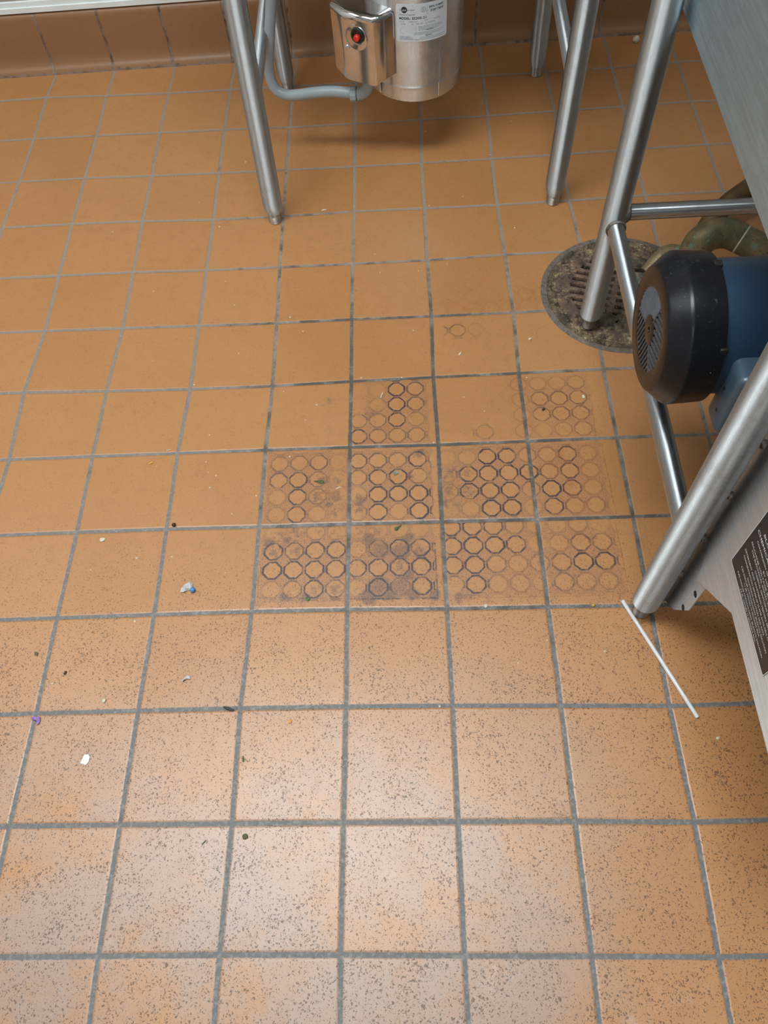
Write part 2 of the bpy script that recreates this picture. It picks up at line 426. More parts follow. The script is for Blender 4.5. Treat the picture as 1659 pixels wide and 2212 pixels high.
M['purple'] = simple('purple_scrap', (.28, .17, .50), (.45, .30, .62), .35, 0, 300)
M['bluebit'] = simple('blue_plastic', (.10, .32, .70), (.07, .25, .60), .3)
M['seed'] = simple('dark_seed', (.030, .018, .012), (.05, .03, .02), .45)
M['soot'] = simple('charcoal_bit', (.025, .030, .032), (.05, .055, .055), .6)
M['crumb'] = simple('pale_crumb', (.66, .55, .36), (.80, .72, .55), .6, 0, 200)
M['grain'] = simple('rice_grain', (.62, .57, .44), (.72, .68, .56), .45, 0, 200)
M['corn'] = simple('yellow_crumb', (.72, .48, .06), (.60, .36, .04), .5, 0, 200)
M['herb'] = simple('green_herb', (.10, .16, .05), (.06, .10, .035), .6, 0, 300)
M['olive'] = simple('olive_scrap', (.085, .082, .040), (.14, .12, .065), .6, 0, 300)
M['cream'] = simple('cream_crumb', (.66, .58, .44), (.74, .68, .55), .5, 0, 200)
M['orangebit'] = simple('orange_crumb', (.78, .40, .08), (.70, .30, .05), .5)
def clear(name, c, rough, alpha):
    g = G(name); g.set(color=c, rough=rough, trans=alpha, ior=1.45); return g.mat
M['film'] = clear('clear_film', (.90, .92, .94), .10, .35)
M['straw'] = clear('straw_plastic', (.92, .95, .97), .15, .30)


# ------------------------------------------------------------------ setting: floor
CR = {  # surveyed grout crossings: row -> first column, (x, y) in tile pitches
0: (-2, [(-2.021, .004), (-1.01, .006), (-.011, -.001), (.995, -.015), (2.011, -.026), (3.004, -.039)]),
1: (-3, [(-3.016, 1.023), (-2.007, 1.019), (-.999, 1.016), (-.007, 1.009), (.999, 1.002), (2.01, .99), (3.021, .968)]),
2: (-3, [(-2.995, 2.039), (-2.001, 2.043), (-1.013, 2.044), (-.001, 2.039), (1.003, 2.025), (2.009, 2.002), (2.999, 1.976)]),
3: (-3, [(-2.994, 3.02), (-1.984, 3.026), (-.979, 3.031), (-.008, 3.023), (.998, 3.003), (2.0, 2.993), (2.998, 2.978)]),
4: (-3, [(-2.98, 4.017), (-1.989, 4.021), (-.976, 4.012), (-.004, 4.01), (.991, 4.002), (1.995, 3.992), (3.002, 3.988)]),
5: (-4, [(-3.971, 5.01), (-2.988, 5.013), (-1.993, 5.014), (-.975, 5.014), (-.009, 5.009), (.994, 4.997), (1.997, 5.002), (2.992, 5.008)]),
6: (-4, [(-4.022, 5.998), (-2.992, 5.967), (-1.958, 5.943), (-.955, 5.942), (-.007, 5.964), (.974, 5.977), (1.991, 5.987), (2.989, 5.998)]),
7: (-4, [(-3.977, 6.998), (-2.958, 6.987), (-1.967, 6.969), (-.968, 6.958), (-.015, 6.965), (.989, 6.96), (2.013, 6.962)]),
8: (-4, [(-4.0, 7.992), (-2.978, 7.995), (-1.979, 7.965), (-.987, 7.96), (-.016, 7.957), (.972, 7.961), (1.997, 7.996)]),
9: (-5, [(-5.031, 9.017), (-4.018, 9.021), (-3.003, 9.005), (-1.989, 8.96), (-1.002, 8.964), (-.01, 8.987), (.969, 8.981), (1.972, 8.973), (2.963, 8.994), (3.993, 9.021), (5.049, 9.026)]),
10: (-5, [(-5.013, 10.012), (-4.026, 10.018), (-3.013, 9.99), (-2.011, 9.973), (-1.012, 9.965), (-.015, 9.958), (.955, 9.962), (1.971, 9.973), (2.97, 9.99), (4.0, 10.02), (5.046, 10.041)]),
11: (-5, [(-5.023, 11.034), (-4.027, 11.028), (-3.037, 11.011), (-2.028, 11.003), (-1.019, 10.971), (-.027, 10.975), (.98, 10.98), (1.993, 10.988), (2.988, 11.012), (4.011, 11.033), (5.038, 11.065)]),
12: (-5, [(-5.046, 12.102), (-4.054, 12.059), (-3.035, 12.025), (-2.038, 12.03), (-1.02, 12.02), (-.02, 12.01), (.98, 12.01), (1.99, 12.01), (2.981, 12.017), (4.004, 12.027), (5.023, 12.088)])}
def crossing(c, r):
    if r in CR:
        c0, L = CR[r]
        if c0 <= c < c0 + len(L): return L[c - c0]
        e = L[0] if c < c0 else L[-1]; ec = c0 if c < c0 else c0 + len(L) - 1
        k = .6 ** abs(c - ec)
        return (c + (e[0] - ec) * k, r + (e[1] - r) * k)
    return (c, r)

PITCH = .0353
ring_list = []   # (x, y, purple, orange)
def rows(x0, y0, i0, jtop, P, O=None):
    for a, line in enumerate(P):
        for b, ch in enumerate(line):
            o = int(O[a][b]) if O else 0
            ring_list.append((x0 + (i0 + b) * PITCH, y0 + (jtop - a) * PITCH, int(ch) / 9., o / 9.))
rows(.049, .5185, -5, 7, ['33414435', '45303563', '26302667', '25212528', '11211111', '64552466', '77666657', '23542737'])
rows(.049, .8190, -1, 3, ['0174', '0264', '3352', '5433'])
rows(.2075, .5185, -1, 7,
     ['12752241', '26556341', '25763741', '12771622', '66431120', '57651243', '66322465', '16221322'],
     ['00022385', '00012585', '00001385', '01002366', '00011332', '00110244', '00025134', '01351333'])
rows(.2075, .8190, 3, 3, ['1112', '1333', '1333', '1112'], ['4430', '2223', '2233', '3243'])
rows(.2075, .8190, 1, 0, ['20'], ['11'])
rows(.2019, 1.0663, 0, 0, ['31'], ['22'])
rows(.2019, 1.1215, -1, 2, ['00000000', '00000000', '00000000'], ['11211011', '22311430', '23432340'])
BL = [(.052, .586, .013, .70), (.087, .582, .013, .80), (.117, .579, .013, .40), (.050, .521, .013, .80), (.084, .518, .011, .90), (.034, .502, .011, 1.0), (.068, .505, .008, 1.0), (.105, .504, .008, .90), (.139, .501, .007, .90), (-.025, .694, .011, .50), (-.023, .727, .008, .40), (-.057, .695, .011, .40), (-.037, .677, .005, .80), (-.051, .728, .008, .60), (-.026, .662, .011, .30), (-.092, .624, .013, .35), (-.122, .625, .011, .25), (-.052, .625, .006, .30), (-.025, .621, .011, .25), (.034, .607, .010, .70), (.100, .607, .008, .70), (-.135, .606, .008, .60), (-.106, .610, .006, .60), (.107, .729, .008, .40), (.018, .685, .008, .70), (.017, .665, .008, .50), (.035, .870, .013, .30), (.023, .619, .011, .30), (.046, .621, .013, .30), (-.126, .587, .010, .40), (-.090, .591, .010, .40), (-.052, .515, .011, .30), (-.022, .517, .011, .35), (-.106, .506, .006, .90), (-.070, .505, .006, .70), (.082, .560, .013, .30), (.100, .539, .011, .40), (-.043, .905, .010, .25), (.123, .778, .008, .60), (.176, .733, .013, .35), (.206, .734, .011, .30), (.172, .697, .011, .40), (.206, .695, .011, .35), (.176, .667, .011, .25), (.178, .497, .006, 1.0), (.196, .502, .008, .40), (.165, .674, .004, .90)]
OB = [(.369, .759, .018, .50), (.333, .734, .012, .50), (.382, .706, .013, .50), (.363, .749, .018, .40), (.374, .695, .012, .40), (.359, 1.163, .015, .50), (.397, .840, .007, .60), (.425, .785, .026, .25), (.33, 1.05, .03, .3), (.40, .56, .03, .2)]
MATS = [(-.155, .159, .477, .795, 1.0), (.0, .15, .797, .945, .75), (.160, .447, .486, .790, .85), (.318, .445, .80, .945, .55), (-.06, -.01, .80, .93, .3), (.165, .44, 1.10, 1.19, .15)]
DC = (.538, 1.148)
def floor_mesh():
    V = []; F = []; UV = []; A = {k: [] for k in ('pur', 'ora', 'blot', 'oblot', 'matted', 'soil')}
    for r in range(-16, 13):
        for c in range(-17, 9):
            dense = -2 <= c <= 4 and 2 <= r <= 8
            n = 24 if dense else (4 if -8 <= c <= 6 and r >= -2 else 1)
            a, b, d, e = crossing(c, r), crossing(c + 1, r), crossing(c + 1, r + 1), crossing(c, r + 1)
            ymax = 13.4 if r == 12 else r + 1
            if r == 12: d = (d[0], 13.4); e = (e[0], 13.4)
            o = len(V)
            for j in range(n + 1):
                for i in range(n + 1):
                    s = i / n; t = j / n
                    x = (a[0] * (1 - s) * (1 - t) + b[0] * s * (1 - t) + d[0] * s * t + e[0] * (1 - s) * t) * S
                    y = (a[1] * (1 - s) * (1 - t) + b[1] * s * (1 - t) + d[1] * s * t + e[1] * (1 - s) * t) * S
                    V.append((x, y, 0)); UV.append((c + s, r + t * (ymax - r) if r != 12 else 12 + t * 1.4 * .7))
                    pu = oo = bl = ob = mt = 0.
                    if dense:
                        best = 1e9
                        for (qx, qy, qp, qo) in ring_list:
                            if (qx < .157) != (x < .157): continue
                            dd = max(abs(qx - x), abs(qy - y))
                            if dd < best: best = dd; pu, oo = qp, qo
                        if best > .0195: pu = oo = 0.
                        for (qx, qy, qr, qs) in BL:
                            d2 = ((qx - x) ** 2 + (qy - y) ** 2) / (qr * qr)
                            if d2 < 6: bl = max(bl, qs * math.exp(-d2 * .8))
                        for (qx, qy, qr, qs) in OB:
                            d2 = ((qx - x) ** 2 + (qy - y) ** 2) / (qr * qr)
                            if d2 < 6: ob = max(ob, qs * math.exp(-d2 * .8))
                        for (x0, x1, y0, y1, s_) in MATS:
                            if x0 <= x <= x1 and y0 <= y <= y1: mt = max(mt, s_)
                    sl = .62 * math.exp(-(((x - .12) / .38) ** 2 + ((y - .90) / .42) ** 2)) + .35 * math.exp(-(((x - .5) / .25) ** 2 + ((y - .55) / .2) ** 2)) + .3 * math.exp(-(((x + .16) / .12) ** 2 + ((y - 1.45) / .2) ** 2))
                    for k, q in zip(('pur', 'ora', 'blot', 'oblot', 'matted', 'soil'), (pu, oo, bl, ob, mt, min(sl, 1))): A[k].append(q)
            for j in range(n):
                for i in range(n):
                    q = (o + j * (n + 1) + i, o + j * (n + 1) + i + 1, o + (j + 1) * (n + 1) + i + 1, o + (j + 1) * (n + 1) + i)
                    if all((V[k][0] - DC[0]) ** 2 + (V[k][1] - DC[1]) ** 2 < .142 ** 2 for k in q): continue
                    F.append(q)
    me = bpy.data.meshes.new('floor'); me.from_pydata(V, [], F); me.update()
    uvl = me.uv_layers.new(name='tile')
    for lp in me.loops: uvl.data[lp.index].uv = UV[lp.vertex_index]
    for k, L in A.items():
        at = me.attributes.new(k, 'FLOAT', 'POINT'); at.data.foreach_set('value', L)
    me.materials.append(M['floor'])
    o = bpy.data.objects.new('floor', me); COL.objects.link(o)
    return struct(o, 'orange quarry tile floor with grey grout and octagon mat stains', 'floor')
floor_mesh()

XL, XR, YF = -2.6, 1.40, -2.5
def wy(x): return 2.046 + .018 * x
def backstrip(name, mat, prof, x0=XL, x1=XR, seg=26):
    """prof: (y offset from the toe line, z) swept along the back wall"""
    m = MB(); n = len(prof); xs = [x0 + (x1 - x0) * i / seg for i in range(seg + 1)]
    for i in range(seg):
        a = [(xs[i], wy(xs[i]) + p[0], p[1]) for p in prof]; b = [(xs[i + 1], wy(xs[i + 1]) + p[0], p[1]) for p in prof]
        m.add(a + b, [(k, k + 1, n + k + 1, n + k) for k in range(n - 1)])
    bm_v = m
    return m.build(name, mat)
cp = [(-.008, 0.0)] + [(.018 - .024 * math.cos(t) * 1.0, .003 + .024 * (1 - math.sin(PI / 2 - t)) * 0 + .022 * math.sin(t) * 0) for t in ()]
cp += [(-.006, .004), (.000, .006), (.007, .010), (.012, .017), (.015, .027), (.016, .04), (.016, .085), (.016, .126), (.017, .132), (.020, .137), (.026, .140), (.05, .140)]
struct(backstrip('baseboard_back', M['cove'], cp), 'brown quarry tile cove base along the back wall', 'baseboard')
struct(backstrip('trim_1', M['trim'], [(.05, .1405), (.022, .1405), (.018, .143), (.018, .1545), (.0215, .1555), (.0215, .1665), (.024, .168), (.05, .168)]), 'white trim strip on top of the tile cove base', 'trim')
struct(backstrip('wall_back', M['wall'], [(.0265, .02), (.0265, CEIL)]), 'beige wall board above the white trim strip', 'wall')
struct(MB().box(XL - .05, XL, YF, 2.2, 0, CEIL).build('wall_left', M['paint']), 'painted wall out to the left', 'wall')
struct(MB().box(XR, XR + .05, YF, 2.2, 0, CEIL).build('wall_right', M['paint']), 'painted wall behind the dishwasher', 'wall')
struct(MB().box(XL, XR, YF - .05, YF, 0, CEIL).build('wall_front', M['paint']), 'painted wall behind the camera', 'wall')
struct(MB().box(XL, XR, YF, 2.2, CEIL, CEIL + .05).build('ceiling', M['ceil']), 'white ceiling of the dish room', 'ceiling')
def lamp_mat(lum):
    g = G('troffer_diffuser'); g.set(color=(.9, .9, .9), emis=(.96, 1.0, 1.0), estr=LIGHT * lum); return g.mat
for k, (x, y, a, b, lum) in enumerate(TROFFERS):
    t = thing('ceiling_light', (x, y, CEIL), ['white ceiling light over the tiled walkway', 'added fill light out to the left', 'added fill light far behind the camera'][k], 'ceiling light', 'ceiling lights')
    m = MB()
    m.box(x - a - .03, x + a + .03, y - b - .03, y - b, CEIL - .02, CEIL - .001); m.box(x - a - .03, x + a + .03, y + b, y + b + .03, CEIL - .02, CEIL - .001)
    m.box(x - a - .03, x - a, y - b, y + b, CEIL - .02, CEIL - .001); m.box(x + a, x + a + .03, y - b, y + b, CEIL - .02, CEIL - .001)
    m.build('frame', M['trim'], t); MB().box(x - a, x + a, y - b, y + b, CEIL - .012, CEIL - .004).build('diffuser', lamp_mat(lum), t)

# ------------------------------------------------------------------ dish table with its four tube legs
LR = .0205
def leg(parent, x, y, top, z0=0.0, foot=.026, mat='steel', lean=(0, 0), bullet=True):
    m = MB()
    ax = Vector((lean[0], lean[1], 1)).normalized()
    if bullet: prof = [(foot, .0155), (foot + .003, .0165), (foot + .010, .0185), (foot + .018, .0200), (foot + .026, LR)]
    else: prof = [(foot, LR - .0022), (foot + .0006, LR - .0003), (foot + .002, LR)]
    m.lathe(prof + [(top - z0, LR)], (x, y, z0), ax, 40)
    o = m.build('leg', M[mat], parent)
    f = MB(); fr = .0135 if bullet else .0132
    f.lathe([(0, fr - .0025), (.0015, fr - .0006), (.004, fr), (foot - .003, fr), (foot - .0025, fr + .0012), (foot + .002, fr + .0012)], (x, y, z0), ax, 32)
    if bullet: f.box(x - .0035, x + .0035, y - fr - .0006, y - fr + .003, z0 + .008, z0 + .018, .0006)
    f.build('foot', M['foot'] if bullet else M['foot_dark'], o)
    return o
table = thing('dish_table', (.133, 1.655, 0), 'stainless dish table on four tube legs over the waste disposer', 'table')
TL = [(-.1755, 1.410, (.022, .0)), (-.1745, 1.896, (.0, 0)), (.4335, 1.426, (.012, 0)), (.447, 1.903, (.0, 0))]
for (x, y, l) in TL: leg(table, x, y, .862, lean=l)
for x0, x1 in ((-.1695, -.1745), (.4367, .447)):
    m = MB(); m.cyl((x0, 1.415, .270), (x1, 1.896, .270), .0132); m.build('brace', M['steel_y'], table)
m = MB()
m.box(-.24, .475, 1.385, 2.045, .862, .870); m.box(-.24, .475, 1.375, 1.385, .83, .885); m.box(-.25, -.24, 1.375, 2.045, .83, .885)
m.box(-.24, .475, 2.045, 2.06, .86, 1.02)
m.build('tabletop', M['sheet'], table)
m = MB(); m.lathe([(0, .05), (0, .12), (.01, .15), (.17, .19), (.1715, .19)], (.143, 1.66, .690), n=40); m.build('sink_bowl', M['sheet'], table)
m = MB(); m.box(.1, .19, 1.40, 1.43, .82, .862); m.build('stiffener', M['sheet'], table)

# ------------------------------------------------------------------ waste disposer
DX, DY, DR = .143, 1.66, .100
disp = thing('waste_disposer', (DX, DY, .155), 'polished steel waste disposer hanging under the dish table', 'waste disposer')
m = MB(); m.lathe([(0, .0), (0, .080), (.002, .090), (.006, .0955), (.012, .0975), (.036, .0978)], (DX, DY, .155), n=96); m.build('base_band', M['body'], disp)
m = MB(); m.lathe([(.036, .097), (.0362, .1003), (.0385, .1013), (.041, .1003), (.0425, DR), (.26, DR), (.275, .096), (.285, .085), (.30, .075), (.37, .060), (.46, .060), (.462, .075), (.475, .075), (.477, .052), (.534, .052)], (DX, DY, .155), n=96); m.build('barrel', M['body'], disp)
for a in (.49, -.86):
    m = MB()
    a = a - PI / 2
    x, y = DX + DR * math.cos(a), DY + DR * math.sin(a)
    z0, z1 = (.168, .196)
    m.cyl((x, y, z0), (x, y, z1), .0018, 10)
    m.build('seam_rib', M['body'], disp)
# chrome control cover, bolted tangentially to the left front of the barrel
cov = [(.010, 1.665), (-.024, 1.612), (.002, 1.572), (.060, 1.540), (.080, 1.547), (.103, 1.566), (.125, 1.60), (.10, 1.66)]
bm = bmesh.new(); Z0, Z1 = .213, .347
lo = [bm.verts.new((a, b, Z0 + (.010 if i in (4, 5) else (.006 if i == 1 else 0)))) for i, (a, b) in enumerate(cov)]; hi = [bm.verts.new((a, b, Z1)) for a, b in cov]; n = len(cov)
bm.faces.new(list(reversed(lo))); bm.faces.new(hi); vert = []
for i in range(n): bm.faces.new((lo[i], lo[(i + 1) % n], hi[(i + 1) % n], hi[i]))
bmesh.ops.recalc_face_normals(bm, faces=bm.faces[:])
E_ = [e for e in bm.edges if all(abs(v.co.z - Z1) < 1e-4 for v in e.verts)]
bmesh.ops.bevel(bm, geom=E_, offset=.013, segments=5, affect='EDGES', profile=.5)
E_ = [e for e in bm.edges if abs(e.verts[0].co.x - e.verts[1].co.x) < 2e-4 and abs(e.verts[0].co.y - e.verts[1].co.y) < 2e-4 and e.calc_length() > .08]
bmesh.ops.bevel(bm, geom=E_, offset=.005, segments=3, affect='EDGES', profile=.5)
m = MB(); m.bm(bm); cover = m.build('control_cover', M['chrome'], disp, 40)
FN = Vector((-.483, -.876, 0)).normalized(); FX = Vector((.876, -.483, 0)).normalized(); UP = Vector((0, 0, 1))
FC = Vector((.0285, 1.5575, .3030))     # centre of the reset button dimple on the front face
def disc_on(name, c, nrm, prof, mat, par, n=40): m = MB(); m.lathe(prof, c, nrm, n); return m.build(name, M[mat], par)
disc_on('button_dimple', FC + FN * -.0015, FN, [(0, .0), (.0008, .008), (.0018, .016), (.0034, .0215), (.0036, .0235), (.0022, .0245), (.0, .0248)], 'chrome', cover)
disc_on('button_bezel', FC + FN * -.001 + UP * .005 + FX * .003, FN, [(0, .0145), (.004, .0145), (.0055, .0135), (.0055, .0100), (.003, .0085), (.003, 0)], 'black', cover)
disc_on('reset_button', FC + FN * .000 + UP * .002 + FX * .003, FN, [(0, .0062), (.0075, .0062), (.009, .0050), (.0094, 0)], 'red', cover)
sc_ = disc_on('screw', Vector((.0075, 1.569, .2790)) + FN * .000, FN, [(0, .0052), (.0025, .0050), (.0036, .0035), (.0038, 0)], 'chrome', cover, 20)

# text helper: flat glyph outlines as mesh data (x to the right, y up)
def glyphs(body, size=1.0, width=None, align='LEFT', bold=0.0):
    cu = bpy.data.curves.new('t', 'FONT'); cu.body = body; cu.size = 1.0; cu.resolution_u = 2; cu.offset = bold
    ob = bpy.data.objects.new('t', cu); COL.objects.link(ob)
    dg = bpy.context.evaluated_depsgraph_get(); me = ob.evaluated_get(dg).to_mesh()
    V = [(v.co.x, v.co.y) for v in me.vertices]; F = [tuple(p.vertices) for p in me.polygons]
    ob.evaluated_get(dg).to_mesh_clear(); bpy.data.objects.remove(ob); bpy.data.curves.remove(cu)
    x0 = min(v[0] for v in V); x1 = max(v[0] for v in V); k = size
    kx = k if width is None else width / (x1 - x0)
    V = [((v[0] - x0) * kx, v[1] * k) for v in V]; wd = (x1 - x0) * kx
    sh = {'LEFT': 0, 'CENTER': wd / 2, 'RIGHT': wd}[align]
    return [(v[0] - sh, v[1]) for v in V], F
def rect2(x0, x1, y0, y1): return [(x0, y0), (x1, y0), (x1, y1), (x0, y1)], [(0, 1, 2, 3)]
def disc2(cx, cy, r, n=28, ri=None):
    if ri is None: return [(cx + r * math.cos(2 * PI * k / n), cy + r * math.sin(2 * PI * k / n)) for k in range(n)], [tuple(range(n))]
    o = [(cx + r * math.cos(2 * PI * k / n), cy + r * math.sin(2 * PI * k / n)) for k in range(n)] + [(cx + ri * math.cos(2 * PI * k / n), cy + ri * math.sin(2 * PI * k / n)) for k in range(n)]
    return o, [(k, (k + 1) % n, n + (k + 1) % n, n + k) for k in range(n)]
# barrel label: s runs along the circumference from its left edge
LA0 = math.asin((.107 - DX) / DR); LZ0, LH, LW = .2865, .0700, .1035
def wrap(s, z, r): a = LA0 + s / DR; return (DX + r * math.sin(a), DY - r * math.cos(a), LZ0 + z)
m = MB(); nx = 40; rc = .003
for side in (0,):
    top = []; bot = []
    for i in range(nx + 1):
        s = LW * i / nx; e = min(s, LW - s); cut = rc - math.sqrt(max(0, rc * rc - (rc - e) ** 2)) if e < rc else 0
        bot.append(wrap(s, cut, DR + .0005)); top.append(wrap(s, LH - cut, DR + .0005))
    m.add(bot + top, [(i, i + 1, nx + 2 + i, nx + 1 + i) for i in range(nx)])
    b2 = [((p[0] - DX) * .997 + DX, (p[1] - DY) * .997 + DY, p[2]) for p in bot]; t2 = [((p[0] - DX) * .997 + DX, (p[1] - DY) * .997 + DY, p[2]) for p in top]
    m.add(bot + b2, [(i, i + 1, nx + 2 + i, nx + 1 + i) for i in range(nx)]); m.add(top + t2, [(i, i + 1, nx + 2 + i, nx + 1 + i) for i in range(nx)])
lab = m.build('label', M['label'], disp)
lab['label'] = 'white printed label'
def on_label(items, mat, name, r=.0008):
    m = MB()
    for (V, F), s, z in items: m.add([wrap(s + a, z + b, DR + r) for a, b in V], F)
    return m.build(name, M[mat], lab, 0)
on_label([(disc2(0, 0, .0058), .0165, .0600)], 'ink_dark', 'logo')
on_label([(glyphs('sink', .0062, .0085), .0122, .0578)], 'label', 'logo_lettering', .0011)
on_label([(glyphs('MODEL:  ', .0062, .0215, bold=.02), .0065, .0425), (glyphs('SS200-31', .0064, .0275, bold=.02), .0310, .0425), (glyphs('SERIAL NUMBER', .0050, .0300, bold=.015), .0640, .0605), (glyphs('21081176010', .0060, .0270, bold=.02), .0670, .0535),
          (glyphs('CAUTION:', .0034, .0150, bold=.02), .0580, .0205), (glyphs('NOTICE:', .0034, .0130, bold=.02), .0570, .0100)], 'ink', 'print')
L_ = [(glyphs('in', .0050, .0035), .0068, .0585), (glyphs('erator', .0050, .0150), .0225, .0585), (glyphs('Waste Disposer', .0042, .0310), .0065, .0500),
      (glyphs('VOLTS', .0026, .009), .0065, .0375), (glyphs('HERTZ', .0026, .018), .0240, .0375), (glyphs('HP', .0026, .006), .0560, .0385), (glyphs('AMPS', .0026, .014), .0740, .0385),
      (glyphs('208', .0034, .006), .0120, .0330), (glyphs('60', .0034, .004), .0300, .0330), (glyphs('60 HZ', .0034, .012), .0400, .0330), (glyphs('1725 RPM', .0034, .014), .0620, .0335), (glyphs('2', .0034, .002), .0850, .0345)]
for x0, x1, z0, z1 in [(.003, .101, .0365, .0368), (.003, .101, .0315, .0318), (.0105, .0108, .0318, .0365), (.0225, .0228, .0318, .0365), (.038, .0383, .0318, .0365), (.058, .0583, .0318, .0365), (.060, .0603, .0500, .0670), (.060, .101, .0497, .0500)]: L_.append((rect2(x0, x1, z0, z1), 0, 0))
for x0, x1, z0, z1 in [(.0130, .0380, .0270, .0273), (.0130, .0380, .0170, .0173), (.0377, .0380, .0170, .0273)]: L_.append((rect2(x0, x1, z0, z1), 0, 0))
L_.append((([(.0060, .0221), (.0130, .0300), (.0130, .0295), (.0064, .0221), (.0130, .0147), (.0130, .0142)], [(0, 1, 2, 3), (0, 3, 4, 5)]), 0, 0))
L_.append((disc2(0, 0, .0046, ri=.0040), .0530, .0590)); L_.append((glyphs('S', .0062, .004), .0510, .0568)); L_.append((glyphs('R', .0030, .002), .0590, .0545))
on_label(L_, 'ink_grey', 'fine_print')
T_ = []
for z, s0, s1, tx in [(.0275, .043, .090, 'PUSH RED BUTTON TO RESET'), (.0245, .043, .094, 'THERMAL OVERLOAD PROTECTOR'), (.0215, .043, .086, 'SEE INSTALLATION MANUAL'),
                      (.0165, .034, .096, 'A QUALIFIED ELECTRICIAN MUST CONNECT'), (.0135, .034, .090, 'GROUNDED SUPPLY WIRING ONLY'), (.0065, .046, .098, 'DO NOT OPERATE WITHOUT WATER FLOW'), (.0035, .036, .098, 'REFER TO INSTALLATION MANUAL'),
                      (.0095, .0065, .026, 'MANUFACTURED BY'), (.0070, .0065, .031, 'WASTE DISPOSER DIVISION'), (.0045, .0065, .033, 'PATENTS AND PATENTS PENDING')]:
    T_.append((glyphs(tx, .0026, s1 - s0), s0, z))
on_label(T_, 'ink_grey', 'small_print')

# grey flexible conduit coming out under the cover and climbing beside the brace
con = thing('electrical_conduit', (-.10, 1.62, .155), 'grey flexible conduit from the waste disposer up beside the leg brace', 'conduit')
m = MB(); cr = .0112
m.tube([(.012, 1.600, .1640), (-.030, 1.607, .1665), (-.070, 1.612, .1640), (-.110, 1.617, .1580), (-.138, 1.622, .1560), (-.158, 1.628, .1640), (-.167, 1.634, .1830), (-.168, 1.640, .2100), (-.160, 1.646, .250), (-.149, 1.652, .30), (-.136, 1.66, .36), (-.120, 1.67, .46), (-.10, 1.70, .65), (-.09, 1.72, .86)], cr, 24, 8)
m.build('flexible_tube', M['conduit'], con)
m = MB(); m.tube([(.018, 1.599, .163), (.032, 1.597, .168), (.043, 1.596, .182), (.045, 1.597, .205), (.045, 1.600, .220)], .0125, 24, 6); m.build('elbow_fitting', M['conduit'], con)
m = MB(); m.lathe([(0, .0125), (.001, .0150), (.012, .0155), (.0135, .0150), (.014, .0125)], (.0015, 1.6005, .1630), (1, -.04, .0), 10); m.lathe([(0, .0145), (.005, .0145)], (.0175, 1.5998, .1630), (1, -.04, 0.0), 24)
m.build('gland_nut', M['conduit'], con, 20)
m = MB(); m.lathe([(0, .0147), (.0016, .0147)], (.0158, 1.5998, .1630), (1, -.04, 0), 24); m.build('clamp_ring', M['weld'], con)

# ------------------------------------------------------------------ dishwasher frame and sheet metal
dw = thing('dishwasher', (.78, .76, 0), 'stainless commercial dishwasher on tube legs at the right edge', 'dishwasher')
dwl = [(.4600, .4640, 0.0, .040, (-.010, .0), 'steel_near'), (.4585, 1.056, .0095, .030, (.0, 0), 'steel'), (1.06, .461, 0.0, .040, (0, 0), 'steel'), (1.06, 1.062, 0, .030, (0, 0), 'steel')]
for (x, y, z0, ft, l, mt) in dwl: leg(dw, x, y, 0.62, z0, ft, mt, l, False)
m = MB(); m.cyl((.4590, .470, .256), (.4585, 1.05, .256), .0135); o = m.build('brace', M['steel_y'], dw)
m = MB()
for (c, r) in (((.4585, 1.0375, .256), .0165),):
    m.lathe([(0, .0135), (.0, .0160), (.003, .0170), (.006, .0155), (.008, .0135)], (c[0], c[1] - .006, c[2]), (0, 1, 0), 24)
m.build('weld', M['weld'], o)
m = MB(); m.cyl((.465, 1.060, .268), (1.055, 1.062, .268), .0130); o = m.build('brace', M['steel_x'], dw)
m = MB(); m.lathe([(0, .0135), (.0, .0155), (.003, .0160), (.006, .0135)], (.4765, 1.06, .268), (1, 0, 0), 24); m.build('weld', M['weld'], o)
m = MB(); m.cyl((1.06, .465, .256), (1.06, 1.05, .256), .0135); m.build('brace', M['steel_y'], dw)
# tall side sheet: its lower edge runs front to back above the motor
m = MB(); m.box(.4860, 1.08, .470, 1.12, .582, 1.75, .003); m.build('wash_tank', M['sheet'], dw)
m = MB(); m.box(.4848, .4858, .478, 1.12, .580, 1.75); m.build('side_sheet', M['sheet'], dw)
# front control box with its side panel and rating plate
poly = [(.4595, .62), (.4595, .275), (.452, .262), (.436, .215), (.431, .188), (.348, .2715), (.120, .2770), (.120, .62)]
m = MB(); m.prism(poly, 'x', .4850, .4868); pan = m.build('control_panel', M['panel'], dw)
m = MB(); m.box(.4880, .98, .125, .440, .285, .80, .006); m.build('control_box', M['panel'], dw)
ang = [(.4785, .58), (.4785, .036), (.470, .036), (.436, .072), (.4105, .130), (.4095, .205), (.424, .222), (.424, .58)]
m = MB(); m.prism(ang, 'x', .4872, .4890)
m.box(.4872, .500, .4785, .4800, .036, .58)
br = m.build('corner_angle', M['bracket'], dw)
for (y, z) in ((.4185, .168), (.4225, .112)):
    q = MB(); q.lathe([(0, .0048), (.0006, .0050), (.0008, .0040), (.0003, .0038), (.0003, 0)], (.4873, y, z), (-1, 0, 0), 24); q.build('slot_hole', M['void'], br)
for z in (.034, .132, .239, .345, .450):
    q = MB(); q.lathe([(0, .0055), (.002, .0056), (.0055, .0045), (.0065, 0)], (.4872, .4645, z + .004), (-1, 0, 0), 16); q.build('weld_tab', M['weld'], dw)
